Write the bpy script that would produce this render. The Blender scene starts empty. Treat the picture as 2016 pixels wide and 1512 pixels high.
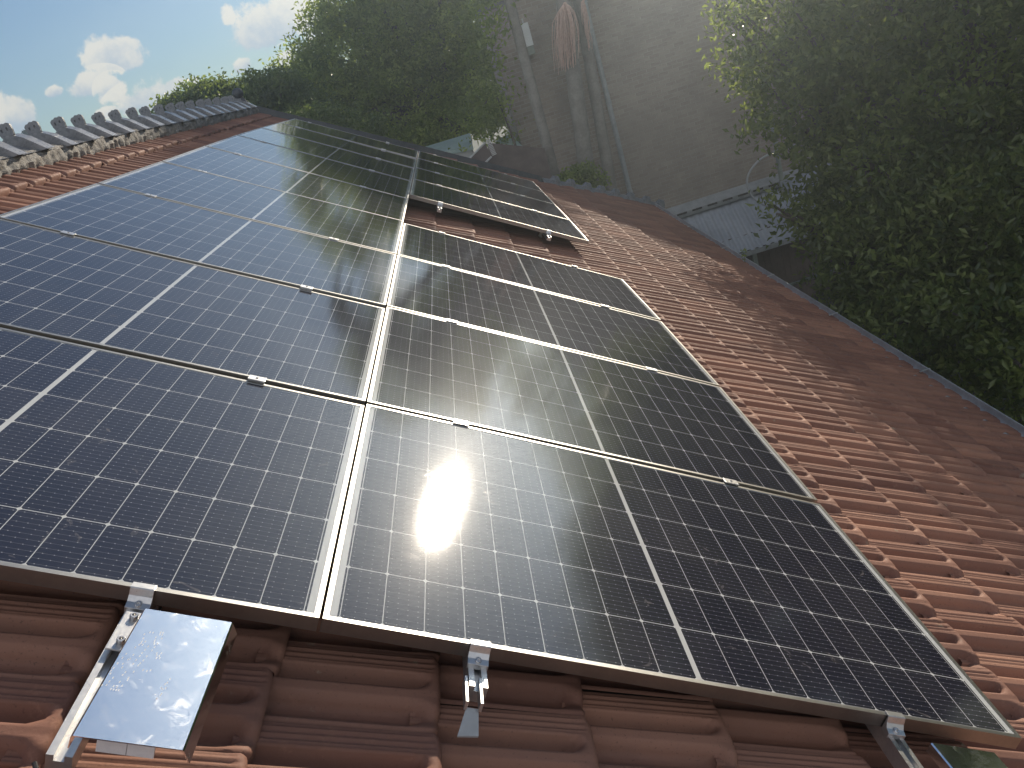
import bpy, bmesh, math, random
import numpy as np
from mathutils import Vector, Matrix
random.seed(7); rng = np.random.default_rng(11)
R = math.radians
S = bpy.context.scene
col = S.collection

# ------------------------------------------------------------------ camera, sky, sun
CW = np.array([0.562634, -1.401858, 0.930393])
RW = np.array([[0.954100, -0.087999, -0.286267],
               [-0.298362, -0.362073, -0.883110],
               [-0.025937, 0.927987, -0.371709]])      # rows: image right, image down, forward
FPX = 1585.6
cam_d = bpy.data.cameras.new('camera'); cam = bpy.data.objects.new('camera', cam_d); col.objects.link(cam)
cam_d.sensor_width = 36; cam_d.lens = 36 * FPX / 2016; cam_d.clip_start = 0.02; cam_d.clip_end = 2000
m = Matrix.Identity(4)
for i in range(3):
    m[i][0] = RW[0][i]; m[i][1] = -RW[1][i]; m[i][2] = -RW[2][i]; m[i][3] = CW[i]
cam.matrix_world = m
S.camera = cam

SUN_AZ, SUN_EL = 23.7, 20.6        # azimuth from +Y towards +X
sd = Vector((math.sin(R(SUN_AZ)) * math.cos(R(SUN_EL)), math.cos(R(SUN_AZ)) * math.cos(R(SUN_EL)), math.sin(R(SUN_EL))))
sl = bpy.data.lights.new('sun', 'SUN'); sl.energy = 4.6; sl.angle = R(0.55); sl.color = (1.0, 0.87, 0.70)
so = bpy.data.objects.new('sun', sl); col.objects.link(so)
so.rotation_euler = (-sd).to_track_quat('-Z', 'Y').to_euler()
S.view_settings.view_transform = 'Standard'; S.view_settings.look = 'None'
S.view_settings.exposure = 0.55; S.view_settings.gamma = 1.0
S.render.resolution_x = 1024; S.render.resolution_y = 768

class NT:
    """small helper for node trees"""
    def __init__(s, nt): s.nt = nt; s.L = nt.links
    def n(s, t, **k):
        o = s.nt.nodes.new(t)
        for a, b in k.items():
            if a == 'ins':
                for i, v in b.items(): s.put(o, i, v)
            else: setattr(o, a, b)
        return o
    def put(s, o, i, v):
        if isinstance(v, bpy.types.NodeSocket): s.L.new(v, o.inputs[i])
        else: o.inputs[i].default_value = v
    def m(s, op, a, b=None, c=None, clamp=False):
        o = s.n('ShaderNodeMath', operation=op, use_clamp=clamp); s.put(o, 0, a)
        if b is not None: s.put(o, 1, b)
        if c is not None: s.put(o, 2, c)
        return o.outputs[0]
    def mix(s, f, a, b, typ='MIX'):
        o = s.n('ShaderNodeMix', data_type='RGBA', blend_type=typ)
        s.put(o, 0, f); s.put(o, 6, a); s.put(o, 7, b); return o.outputs[2]
    def noise(s, vec, scale, detail=3, rough=.5, out=0, dist=0.0):
        o = s.n('ShaderNodeTexNoise'); s.put(o, 'Vector', vec); s.put(o, 'Scale', scale)
        s.put(o, 'Detail', detail); s.put(o, 'Roughness', rough); s.put(o, 'Distortion', dist); return o.outputs[out]
    def ramp(s, f, lo, hi, a=0.0, b=1.0):
        o = s.n('ShaderNodeMapRange', clamp=True, interpolation_type='SMOOTHSTEP')
        s.put(o, 0, f); s.put(o, 1, lo); s.put(o, 2, hi); s.put(o, 3, a); s.put(o, 4, b); return o.outputs[0]

w = bpy.data.worlds.new('World'); S.world = w; w.use_nodes = True
T = NT(w.node_tree); w.node_tree.nodes.clear()
out = T.n('ShaderNodeOutputWorld'); bg = T.n('ShaderNodeBackground')
sky = T.n('ShaderNodeTexSky', sky_type='NISHITA', sun_disc=False, sun_elevation=R(SUN_EL), sun_rotation=R(SUN_AZ),
          air_density=1.1, dust_density=0.15, ozone_density=1.3, altitude=50)
tc = T.n('ShaderNodeTexCoord'); sp = T.n('ShaderNodeSeparateXYZ'); T.L.new(tc.outputs['Generated'], sp.inputs[0])
ysafe = T.m('MAXIMUM', sp.outputs[1], 0.05)
ca = T.m('DIVIDE', sp.outputs[0], ysafe); cb = T.m('DIVIDE', sp.outputs[2], ysafe)
cv = T.n('ShaderNodeCombineXYZ'); T.put(cv, 0, ca); T.put(cv, 1, cb)
nz = T.noise(cv.outputs[0], 34, 9, .66); nz2 = T.noise(cv.outputs[0], 9, 4, .55)
clouds = [(-0.338, 0.112, 0.036, 0.026), (-0.368, 0.095, 0.030, 0.016), (-0.320, 0.120, 0.020, 0.012), (-0.352, 0.082, 0.02, 0.018),
          (-0.315, 0.064, 0.052, 0.022), (-0.288, 0.070, 0.019, 0.0095), (-0.470, 0.088, 0.028, 0.030), (-0.416, 0.0996, 0.011, 0.008),
          (-0.160, 0.094, 0.052, 0.030), (-0.118, 0.106, 0.058, 0.028), (-0.1051, 0.0744, 0.0252, 0.0315), (-0.2064, 0.066, 0.0126, 0.0101),
          (-0.2012, 0.1162, 0.0088, 0.0139), (-0.3681, 0.063, 0.0164, 0.0076), (-0.1466, 0.0537, 0.0315, 0.0189),
          (-0.2626, 0.0464, 0.04, 0.0101), (-0.06, 0.135, 0.07, 0.035), (0.03, 0.16, 0.09, 0.03), (-0.40, 0.045, 0.06, 0.012),
          (0.15, 0.20, 0.08, 0.03), (-0.62, 0.16, 0.10, 0.05), (0.32, 0.14, 0.12, 0.03), (-0.8, 0.35, 0.2, 0.08), (0.6, 0.12, 0.2, 0.03)]
dens = None; dlow = None
for (a, b, ra, rb) in clouds:
    da = T.m('DIVIDE', T.m('SUBTRACT', ca, a), ra)
    db0 = T.m('DIVIDE', T.m('SUBTRACT', cb, b), rb)
    # flat bases: the lower half is compressed
    db = T.m('MULTIPLY', db0, T.m('MULTIPLY_ADD', T.m('LESS_THAN', db0, 0.0), 0.45, 1.0))
    r2 = T.m('ADD', T.m('MULTIPLY', da, da), T.m('MULTIPLY', db, db))
    g = T.m('SUBTRACT', 1.0, T.m('SQRT', r2))
    dens = g if dens is None else T.m('MAXIMUM', dens, g)
    sh = T.m('MULTIPLY_ADD', db0, 0.5, 0.5)
    sh = T.m('MULTIPLY', sh, T.m('GREATER_THAN', g, -0.25))
    dlow = sh if dlow is None else T.m('MAXIMUM', dlow, sh)
dd = T.m('ADD', dens, T.m('MULTIPLY_ADD', nz, 2.1, -1.05))
dd = T.m('ADD', dd, T.m('MULTIPLY_ADD', nz2, 0.9, -0.42))
mask = T.ramp(dd, 0.02, 0.34)
mask = T.m('MULTIPLY', mask, 0.93)
lit = T.ramp(T.m('ADD', dlow, T.m('MULTIPLY_ADD', nz, 1.6, -0.8)), 0.1, 0.95)
ccol = T.mix(lit, (6.0, 7.2, 8.6, 1), (11.5, 11.0, 9.8, 1))
thin = T.m('MULTIPLY', T.ramp(T.noise(cv.outputs[0], 5, 5, .6), .42, .75), T.ramp(sp.outputs[2], .3, .75, .10, .34))
sk = T.mix(thin, T.mix(1.0, sky.outputs[0], (.74, .92, 1.17, 1), 'MULTIPLY'), (7, 8.2, 9.2, 1))
final = T.mix(T.m('MULTIPLY', mask, T.m('GREATER_THAN', sp.outputs[1], 0.06)), sk, ccol)
# unseen bright clouds added behind the camera to lift the shaded tile faces
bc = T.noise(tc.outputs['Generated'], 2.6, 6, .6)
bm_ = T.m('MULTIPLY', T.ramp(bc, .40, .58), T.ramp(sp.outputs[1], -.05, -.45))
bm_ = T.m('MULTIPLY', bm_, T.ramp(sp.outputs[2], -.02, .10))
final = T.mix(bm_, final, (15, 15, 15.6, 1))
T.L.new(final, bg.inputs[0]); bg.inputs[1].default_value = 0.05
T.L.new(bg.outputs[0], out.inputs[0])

# ------------------------------------------------------------------ roof frame (u down the slope, v along the ridge, n normal)
TH = R(32)
RM = Matrix(((math.cos(TH), 0, math.sin(TH), 0), (0, 1, 0, 0), (-math.sin(TH), 0, math.cos(TH), 0), (0, 0, 0, 1)))
def rw(u, v, n): return RM @ Vector((u, v, n))
def at(px, py, Y):
    d = RW.T @ np.array([(px - 1008) / FPX, (py - 756) / FPX, 1.0]); s = (Y - CW[1]) / d[1]; return Vector(CW + s * d)

# ------------------------------------------------------------------ helpers
def tag(o, label=None, cat=None, group=None, kind=None):
    if label: o['label'] = label
    if cat: o['category'] = cat
    if group: o['group'] = group
    if kind: o['kind'] = kind
    return o
def empty(name, loc=(0, 0, 0), mat=None):
    o = bpy.data.objects.new(name, None); col.objects.link(o); o.empty_display_size = .1
    if mat is not None: o.matrix_world = mat
    else: o.location = loc
    return o
def link(name, me, mt=None, parent=None, mat=None):
    o = bpy.data.objects.new(name, me); col.objects.link(o)
    if mt is not None:
        me.materials.clear(); me.materials.append(mt)
    if parent is not None: o.parent = parent
    if mat is not None: o.matrix_local = mat
    return o
def np_mesh(name, V, F, smooth=False, attr=None):
    """V (n,3); F (m,k) all faces with k corners"""
    me = bpy.data.meshes.new(name)
    V = np.ascontiguousarray(V, dtype=np.float32); F = np.ascontiguousarray(F, dtype=np.int32)
    me.vertices.add(len(V)); me.vertices.foreach_set('co', V.ravel())
    k = F.shape[1]; me.loops.add(F.size); me.loops.foreach_set('vertex_index', F.ravel())
    me.polygons.add(len(F)); me.polygons.foreach_set('loop_start', np.arange(0, F.size, k, dtype=np.int32))
    me.polygons.foreach_set('loop_total', np.full(len(F), k, dtype=np.int32))
    if smooth: me.polygons.foreach_set('use_smooth', np.ones(len(F), dtype=bool))
    if attr is not None:
        a = me.attributes.new('tint', 'FLOAT', 'POINT'); a.data.foreach_set('value', np.asarray(attr, dtype=np.float32))
    me.update(); me.validate(); return me
class MB:
    def __init__(s): s.v = []; s.f = []
    def add(s, vs, fs):
        b = len(s.v); s.v += [tuple(v) for v in vs]; s.f += [tuple(b + i for i in f) for f in fs]; return s
    def box(s, a, b, M=None):
        x0, y0, z0 = a; x1, y1, z1 = b
        vs = [Vector(p) for p in ((x0,y0,z0),(x1,y0,z0),(x1,y1,z0),(x0,y1,z0),(x0,y0,z1),(x1,y0,z1),(x1,y1,z1),(x0,y1,z1))]
        if M: vs = [M @ p for p in vs]
        return s.add(vs, [(0,3,2,1),(4,5,6,7),(0,1,5,4),(1,2,6,5),(2,3,7,6),(3,0,4,7)])
    def tube(s, pts, rad, n=10, cap=True):
        pts = [Vector(p) for p in pts]; rs = rad if hasattr(rad, '__len__') else [rad] * len(pts)
        rings = []; up = Vector((0, 0, 1)); prev = None
        for i, p in enumerate(pts):
            d = (pts[min(i + 1, len(pts) - 1)] - pts[max(i - 1, 0)]).normalized()
            if prev is None:
                a = d.cross(up if abs(d.z) < .9 else Vector((1, 0, 0))).normalized()
            else:
                a = (prev - d * prev.dot(d)).normalized()
            prev = a; b = d.cross(a)
            rings.append([p + (a * math.cos(2 * math.pi * k / n) + b * math.sin(2 * math.pi * k / n)) * rs[i] for k in range(n)])
        vs = [q for r in rings for q in r]; fs = []
        for i in range(len(rings) - 1):
            for k in range(n):
                k2 = (k + 1) % n; fs.append((i * n + k, i * n + k2, (i + 1) * n + k2, (i + 1) * n + k))
        if cap: fs.append(tuple(range(n - 1, -1, -1))); fs.append(tuple((len(rings) - 1) * n + k for k in range(n)))
        return s.add(vs, fs)
    def prism(s, prof, axis_pts):
        """closed profile given as 3D points swept from first to last offset vector"""
        a, b = [Vector(p) for p in axis_pts]; n = len(prof)
        vs = [Vector(p) + a for p in prof] + [Vector(p) + b for p in prof]
        fs = [(i, (i + 1) % n, n + (i + 1) % n, n + i) for i in range(n)] + [tuple(range(n - 1, -1, -1)), tuple(range(n, 2 * n))]
        return s.add(vs, fs)
    def build(s, name, mt, parent=None, smooth=False, bevel=0, mat=None):
        me = bpy.data.meshes.new(name); me.from_pydata(s.v, [], s.f); me.update()
        bm = bmesh.new(); bm.from_mesh(me)
        bmesh.ops.recalc_face_normals(bm, faces=bm.faces)
        if bevel: bmesh.ops.bevel(bm, geom=list(bm.edges), offset=bevel, segments=2, affect='EDGES', profile=.6)
        bm.to_mesh(me); bm.free()
        if smooth:
            for p in me.polygons: p.use_smooth = True
            try: me.set_sharp_from_angle(angle=R(40))
            except Exception: pass
        return link(name, me, mt, parent, mat)
def children_map(): return {}
def copy_tree(o, kids, parent=None):
    c = o.copy(); col.objects.link(c)
    if parent is not None: c.parent = parent
    out = [c]
    for ch in kids.get(o.name, []): copy_tree(ch, kids, c)
    return c

# ------------------------------------------------------------------ materials
def mat(name, base=(.5, .5, .5), rough=.5, metal=0.0, spec=.5):
    m_ = bpy.data.materials.new(name); m_.use_nodes = True
    t = NT(m_.node_tree); b = m_.node_tree.nodes['Principled BSDF']
    b.inputs['Base Color'].default_value = (*base, 1); b.inputs['Roughness'].default_value = rough
    b.inputs['Metallic'].default_value = metal; b.inputs['Specular IOR Level'].default_value = spec
    return m_, t, b
def bump(t, b, h, strength=.3, dist=.01):
    o = t.n('ShaderNodeBump'); t.put(o, 'Height', h); o.inputs['Strength'].default_value = strength; o.inputs['Distance'].default_value = dist
    t.L.new(o.outputs[0], b.inputs['Normal'])
def coords(t, which='Object'): return t.n('ShaderNodeTexCoord').outputs[which]

def noisy(name, c1, c2, scale=6, rough=.6, metal=0.0, bscale=60, bstr=.15, bd=.004, spec=.5, rvar=.15):
    m_, t, b = mat(name, c1, rough, metal, spec); c = coords(t)
    n1 = t.noise(c, scale, 5, .6); n2 = t.noise(c, scale * 7.3, 3, .6)
    f = t.ramp(t.m('ADD', t.m('MULTIPLY', n1, .7), t.m('MULTIPLY', n2, .3)), .35, .65)
    t.L.new(t.mix(f, (*c1, 1), (*c2, 1)), b.inputs['Base Color'])
    t.L.new(t.m('ADD', t.m('MULTIPLY', n2, rvar * 2), rough - rvar), b.inputs['Roughness'])
    bump(t, b, t.noise(c, bscale, 4, .6), bstr, bd); return m_

# terracotta
m_tile, t, b = mat('terracotta', (.3, .12, .07), .62); c = coords(t)
ti = t.n('ShaderNodeAttribute', attribute_name='tint').outputs['Fac']
base = t.mix(ti, (.180, .084, .060, 1), (.325, .165, .110, 1))
n1 = t.noise(c, 3.1, 5, .65); n2 = t.noise(c, 34, 5, .7); n3 = t.noise(c, 160, 2, .5); n0 = t.noise(c, .55, 3, .6)
base = t.mix(t.ramp(n1, .46, .68, 0, .55), base, (.24, .13, .095, 1))
base = t.mix(t.ramp(n2, .55, .75, 0, .5), base, (.36, .20, .135, 1))
base = t.mix(t.ramp(n3, .62, .75, 0, .6), base, (.10, .055, .04, 1))
base = t.mix(t.ramp(n0, .45, .62, 0, .5), base, (.20, .105, .075, 1))
lich = t.m('MULTIPLY', t.ramp(t.noise(c, 19, 4, .6), .66, .74), t.ramp(n1, .45, .6))
base = t.mix(t.m('MULTIPLY', lich, .5), base, (.36, .33, .24, 1))
t.L.new(base, b.inputs['Base Color'])
t.L.new(t.ramp(n2, .3, .7, .66, .85), b.inputs['Roughness']); b.inputs['Specular IOR Level'].default_value = .28
bump(t, b, t.m('ADD', n3, t.m('MULTIPLY', n2, 1.2)), .25, .002)

m_mortar = noisy('ridge mortar', (.27, .255, .23), (.14, .135, .125), 9, .85, 0, 55, .9, .015)
m_cap = noisy('grey ridge cap', (.13, .135, .145), (.23, .23, .235), 7, .30, 0, 90, .35, .004, .5)
m_alu = noisy('anodised aluminium', (.36, .355, .335), (.31, .305, .29), 12, .38, 1.0, 200, .01, .001, rvar=.015)
m_alu2 = noisy('mill aluminium', (.60, .595, .58), (.50, .50, .50), 25, .34, .85, 120, .08, .001)
m_steel = noisy('stainless bolt', (.62, .61, .6), (.45, .44, .43), 60, .28, 1.0, 200, .05, .001)
m_black = noisy('black rubber', (.015, .015, .016), (.03, .03, .03), 20, .55)
m_white = noisy('white label', (.62, .62, .62), (.55, .55, .56), 30, .5)
m_galv = noisy('painted gutter', (.42, .44, .45), (.30, .32, .33), 5, .4, .2, 50, .1, .003)
m_dark = noisy('dark underlay', (.03, .025, .022), (.05, .04, .035), 5, .9)

# polished cover: a mirror sheet with smudges and scratches
m_mirror, t, b = mat('polished sheet', (.80, .81, .83), .1, 1.0); c = coords(t)
sm = t.m('MULTIPLY', t.ramp(t.noise(c, 26, 6, .7, dist=.8), .50, .80), .7)
mpv = t.n('ShaderNodeMapping'); t.L.new(c, mpv.inputs[0]); mpv.inputs['Scale'].default_value = (9, 90, 9); mpv.inputs['Rotation'].default_value = (0, 0, .4)
scr = t.ramp(t.noise(mpv.outputs[0], 3, 3, .7), .70, .75)
t.L.new(t.mix(sm, (.96, .965, .97, 1), (.93, .92, .90, 1)), b.inputs['Base Color'])
t.L.new(t.m('ADD', t.m('MULTIPLY_ADD', sm, .32, .10), t.m('MULTIPLY', scr, .3)), b.inputs['Roughness'])
bump(t, b, t.noise(c, 14, 3, .5), .08, .004)

# photovoltaic glass: cells, ribbons, white back sheet
PW, PH, FR = 1.722, 1.134, 0.0115
m_pv, t, b = mat('solar cells under glass', (.01, .01, .015), .2); c = coords(t)
sx = t.n('ShaderNodeSeparateXYZ'); t.L.new(c, sx.inputs[0]); X, Y = sx.outputs[0], sx.outputs[1]
cu = (0.855 - 0.034) / 9; cvv = (1.1205 - 0.0135) / 6
xm = t.m('SUBTRACT', PW / 2, t.m('ABSOLUTE', t.m('SUBTRACT', X, PW / 2)))        # mirrored half
def dline(val, start, pitch):
    q = t.m('DIVIDE', t.m('SUBTRACT', val, start), pitch)
    return t.m('MULTIPLY', t.m('ABSOLUTE', t.m('SUBTRACT', q, t.m('ROUND', q))), pitch)
du = dline(xm, .034, cu); dv = dline(Y, .0135, cvv)
gap_u = t.m('LESS_THAN', du, .00095); gap_v = t.m('LESS_THAN', dv, .0012)
dia = t.m('LESS_THAN', t.m('ADD', du, dv), .0072)
edge = t.m('MAXIMUM', t.m('LESS_THAN', xm, .0285), t.m('GREATER_THAN', xm, .8553))
edge = t.m('MAXIMUM', edge, t.m('MAXIMUM', t.m('LESS_THAN', Y, .0135), t.m('GREATER_THAN', Y, 1.1205)))
white = t.m('MAXIMUM', t.m('MAXIMUM', gap_u, gap_v), t.m('MAXIMUM', dia, edge))
bus = dline(Y, .0135 + .0092, cvv / 10)
busm = t.m('MULTIPLY', t.m('LESS_THAN', bus, .00045), t.m('MULTIPLY', t.m('SUBTRACT', 1.0, white), 1.0))
pd = dline(xm, .034 + .008, cu / 4)
pads = t.m('MULTIPLY', t.m('LESS_THAN', pd, .0012), t.m('LESS_THAN', bus, .0011))
# each cell its own faint tone
cid = t.n('ShaderNodeCombineXYZ'); t.put(cid, 0, t.m('FLOOR', t.m('DIVIDE', t.m('SUBTRACT', X, .034), cu))); t.put(cid, 1, t.m('FLOOR', t.m('DIVIDE', t.m('SUBTRACT', Y, .0135), cvv)))
wn = t.n('ShaderNodeTexWhiteNoise', noise_dimensions='3D'); t.L.new(cid.outputs[0], wn.inputs[0])
cell = t.mix(wn.outputs[0], (.011, .0115, .021, 1), (.0165, .0165, .027, 1))
cell = t.mix(t.m('MULTIPLY', busm, .55), cell, (.16, .16, .17, 1))
cell = t.mix(t.m('MULTIPLY', pads, .6), cell, (.4, .4, .4, 1))
colr = t.mix(white, cell, (.43, .44, .435, 1))
# dust and a few dried water marks lying on the glass
dust = t.ramp(t.noise(c, 2.3, 6, .7), .35, .8, .0, .035)
spot = t.m('MULTIPLY', t.ramp(t.noise(c, 11, 3, .6, dist=1.5), .66, .75), .16)
colr = t.mix(t.m('ADD', dust, spot), colr, (.42, .38, .33, 1))
t.L.new(colr, b.inputs['Base Color'])
b.inputs['IOR'].default_value = 1.62; b.inputs['Coat Weight'].default_value = .018; b.inputs['Coat Roughness'].default_value = .24
t.L.new(t.m('ADD', t.m('ADD', t.m('MULTIPLY', t.noise(c, 3.0, 4, .6), .018), .030), t.m('MULTIPLY', t.ramp(t.noise(c, 4.5, 5, .7, dist=2.0), .60, .72), .05)), b.inputs['Roughness'])
b.inputs['Roughness'].default_value = .15
mp2 = t.n('ShaderNodeMapping'); t.L.new(c, mp2.inputs[0])
nb = t.noise(mp2.outputs[0], 420, 2, .6)
bump(t, b, nb, .075, .0006)

def leaf_mat(name, dark, light, rough=.34, trans=.35):
    m_, t, b = mat(name, dark, rough)
    ti = t.n('ShaderNodeAttribute', attribute_name='tint').outputs['Fac']
    cc = t.mix(ti, (*dark, 1), (*light, 1)); t.L.new(cc, b.inputs['Base Color'])
    tr = t.n('ShaderNodeBsdfTranslucent'); t.L.new(t.mix(.5, cc, (light[0] * 1.6, light[1] * 1.7, light[2] * .7, 1)), tr.inputs[0])
    ms = t.n('ShaderNodeMixShader'); ms.inputs[0].default_value = trans
    t.L.new(b.outputs[0], ms.inputs[1]); t.L.new(tr.outputs[0], ms.inputs[2])
    t.L.new(ms.outputs[0], m_.node_tree.nodes['Material Output'].inputs[0]); return m_
m_leafR = leaf_mat('broad glossy leaves', (.060, .092, .036), (.27, .32, .10), .20, .5)
m_leafM = leaf_mat('fine grey green leaves', (.075, .11, .048), (.36, .42, .12), .2, .55)
m_leafL = leaf_mat('light green leaves', (.075, .11, .045), (.20, .25, .08), .40, .5)
m_leafP = leaf_mat('conifer needles', (.018, .028, .022), (.03, .045, .03), .6, .1)
m_frond = leaf_mat('palm frond', (.045, .07, .02), (.10, .13, .035), .4, .3)
m_bark = noisy('bark', (.085, .065, .05), (.15, .125, .10), 8, .85, 0, 40, .7, .02)
m_palm = noisy('ringed palm trunk', (.20, .185, .16), (.29, .27, .24), 4, .85, 0, 30, .5, .01)
m_fruit = noisy('dry palm inflorescence', (.66, .47, .39), (.50, .33, .27), 20, .8)

# brick
m_brick, t, b = mat('brown brick', (.2, .15, .12), .9); c = coords(t)
sx = t.n('ShaderNodeSeparateXYZ'); t.L.new(c, sx.inputs[0]); cx = t.n('ShaderNodeCombineXYZ')
t.put(cx, 0, t.m('ADD', sx.outputs[0], sx.outputs[1])); t.put(cx, 1, sx.outputs[2])
br = t.n('ShaderNodeTexBrick'); t.L.new(cx.outputs[0], br.inputs[0]); br.inputs['Scale'].default_value = 1.0
br.inputs['Brick Width'].default_value = .24; br.inputs['Row Height'].default_value = .086; br.inputs['Mortar Size'].default_value = .010
br.inputs['Mortar Smooth'].default_value = .3
br.inputs['Color1'].default_value = (.38, .32, .265, 1); br.inputs['Color2'].default_value = (.31, .255, .21, 1); br.inputs['Mortar'].default_value = (.40, .36, .31, 1)
n1 = t.noise(c, .9, 6, .65)
t.L.new(t.mix(t.ramp(n1, .35, .7, 0, .6), br.outputs[0], (.24, .205, .175, 1)), b.inputs['Base Color'])
bump(t, b, t.m('ADD', br.outputs[1], t.m('MULTIPLY', t.noise(c, 60, 4), -.6)), .5, .01)

m_metal_roof = noisy('grey corrugated steel', (.42, .45, .49), (.33, .36, .40), 1.6, .45, .25, 12, .15, .01)
m_green_roof = noisy('pale green painted roof', (.42, .52, .47), (.33, .42, .39), 2, .5)
m_brownwall = noisy('dark brown boards', (.085, .065, .055), (.13, .10, .085), 3, .8)
m_bargeb = noisy('weathered white board', (.58, .57, .53), (.46, .45, .42), 8, .6)
m_ground = noisy('garden soil and litter', (.05, .045, .033), (.075, .08, .04), .8, .95, 0, 6, .8, .05)
m_pole = noisy('grey green painted pole', (.30, .33, .29), (.22, .25, .22), 6, .55)
m_conduit = noisy('grey plastic conduit', (.42, .43, .43), (.36, .37, .38), 10, .45)
m_box = noisy('off white cabinet', (.80, .82, .80), (.72, .74, .72), 5, .5)
m_hedge_wall = noisy('rendered wall', (.5, .5, .47), (.4, .41, .4), 3, .8)

# ------------------------------------------------------------------ our house: tiled roof
house = empty('tiled_house', (0, 0, -6.6))
tag(house, 'house under the camera with a red terracotta tiled roof carrying the solar panels', 'house')
bpy.context.view_layer.update()
HI = house.matrix_world.inverted() if False else Matrix.Translation((0, 0, 6.6))
EDGE = [(-2.6, 11.15), (-1.94, 11.3), (0.0, 11.95), (2.09, 12.35), (2.73, 12.85), (3.32, 13.2), (3.98, 13.5), (4.6, 13.7)]
def far_v(u): return float(np.interp(u, [e[0] for e in EDGE], [e[1] for e in EDGE]))
TW, TC = .227, .347
def sstep(a, b, x): x = np.clip((x - a) / (b - a), 0, 1); return x * x * (3 - 2 * x)
s_ = np.concatenate([np.linspace(0, .26, 17), np.linspace(.275, 1, 24)]); NS = len(s_)
#                      # across the tile, towards the camera
U9 = np.array([0, .25, .5, .66, .76, .82, .86, .895, .925, .95, .97, .985, 1.0])
def tile_profile(s, tt):
    S_, T_ = np.meshgrid(s, tt, indexing='ij')
    # ribs 0..0.26, groove A .26...48, smooth roll .48..0.62, pan groove B .62..1.0
    H = .041
    ribs = H - .0045 * (0.5 - 0.5 * np.cos(2 * np.pi * S_ / .26 * 3.5)) * (1 - sstep(.93, .98, T_))
    ga = 1 - sstep(.26, .315, S_) + sstep(.42, .50, S_)
    gb = 1 - sstep(.61, .68, S_) + sstep(.74, 1.0, S_) * .98
    eA = .925 - .05 * ((S_ - .37) / .10) ** 2; eB = .93 - .05 * ((S_ - .76) / .15) ** 2
    ca_ = sstep(-.03, .012, T_ - eA); cb_ = sstep(-.06, .02, T_ - eB)
    hA = H * (ga * (1 - ca_) + ca_); cb_ = cb_ * (1 - .55 * sstep(.66, .82, S_))
    hB = H * .93 * (gb * (1 - cb_) + cb_)
    h = np.where(S_ < .26, ribs, np.where(S_ < .55, hA, hB))
    h = np.where((S_ >= .26) & (S_ < .55), hA, h)
    # rounded nose: the edge turns down over the last centimetre
    h = h - .009 * sstep(.965, 1.0, T_) ** 2
    h = h - .007 * (np.exp(-((S_) / .012) ** 2) + np.exp(-((1 - S_) / .012) ** 2))
    return h
H0 = tile_profile(s_, U9)
tiles_v = []; tiles_f = []; tint = []
nT = len(U9) + 1
grid_f = []
for i in range(NS - 1):
    for j in range(nT - 1):
        a = i * nT + j; grid_f.append((a, a + nT, a + nT + 1, a + 1))
grid_f = np.array(grid_f); vb = 0
r2 = random.Random(3)
NC = 20
for n in range(-12, 8):
    u_end = 2.020 + TC * n
    if u_end > 4.5: continue
    phase = .115 + (.5 if (n % 2) else 0) * TW
    k0 = int((-3.2) / TW); k1 = int((far_v(u_end) + .3) / TW) + 1
    for k in range(k0, k1):
        v1 = 1.334 - .10 + phase + (k) * TW      # far side of the tile
        if v1 > far_v(u_end - .1) + .06: continue
        LEN = .40; dz = r2.uniform(-.003, .004); rot = r2.uniform(-.012, .012); du_ = r2.uniform(-.008, .008)
        uu = (u_end - LEN) + LEN * U9 + du_
        UU, VV = np.meshgrid(uu, v1 - s_ * TW, indexing='xy')
        ZZ = -.200 + .030 * (UU - (u_end - LEN)) / LEN + H0 + dz
        # nose corner rounding in plan
        UU = UU - (.010 * (np.abs(s_ - .5) * 2) ** 6)[:, None] * (U9[None, :] > .9)
        VV = VV + rot * (UU - u_end)
        last = np.stack([UU[:, -1] - .001, VV[:, -1], ZZ[:, -1] - .032 - 0 * s_], -1)[:, None, :]
        P = np.concatenate([np.stack([UU, VV, ZZ], -1), last], 1).reshape(-1, 3)
        tiles_v.append(P); tiles_f.append(grid_f + vb); vb += len(P)
        tint.append(np.full(len(P), min(1, max(0, r2.gauss(.45, .34)))))
V = np.concatenate(tiles_v); F = np.concatenate(tiles_f); tint = np.concatenate(tint)
c_, s_n = math.cos(TH), math.sin(TH)
VW = np.stack([V[:, 0] * c_ + V[:, 2] * s_n, V[:, 1], -V[:, 0] * s_n + V[:, 2] * c_], -1)
me = np_mesh('roof_tiles', VW, F[:, ::-1], True, tint)
o = link('roof_tiles', me, m_tile, house, HI)
mod = None
# deck below the tiles, far slope, walls
mb = MB()
ring = [(-2.55, -3.4)] + [(4.35, -3.4)] + [(e[0], e[1] - .05) for e in reversed(EDGE) if e[0] < 4.3] 
top = [rw(u, v, -.222) for u, v in ring]; bot = [rw(u, v, -.26) for u, v in ring]; n = len(ring)
mb.add(top + bot, [tuple(range(n)), tuple(range(2 * n - 1, n - 1, -1))] + [(i, (i + 1) % n, n + (i + 1) % n, n + i) for i in range(n)])
mb.build('roof_deck', m_dark, house, mat=HI)
RX = rw(-2.52, 0, -.12)
RIDX, RIDZ = RX.x, RX.z + .01
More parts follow.
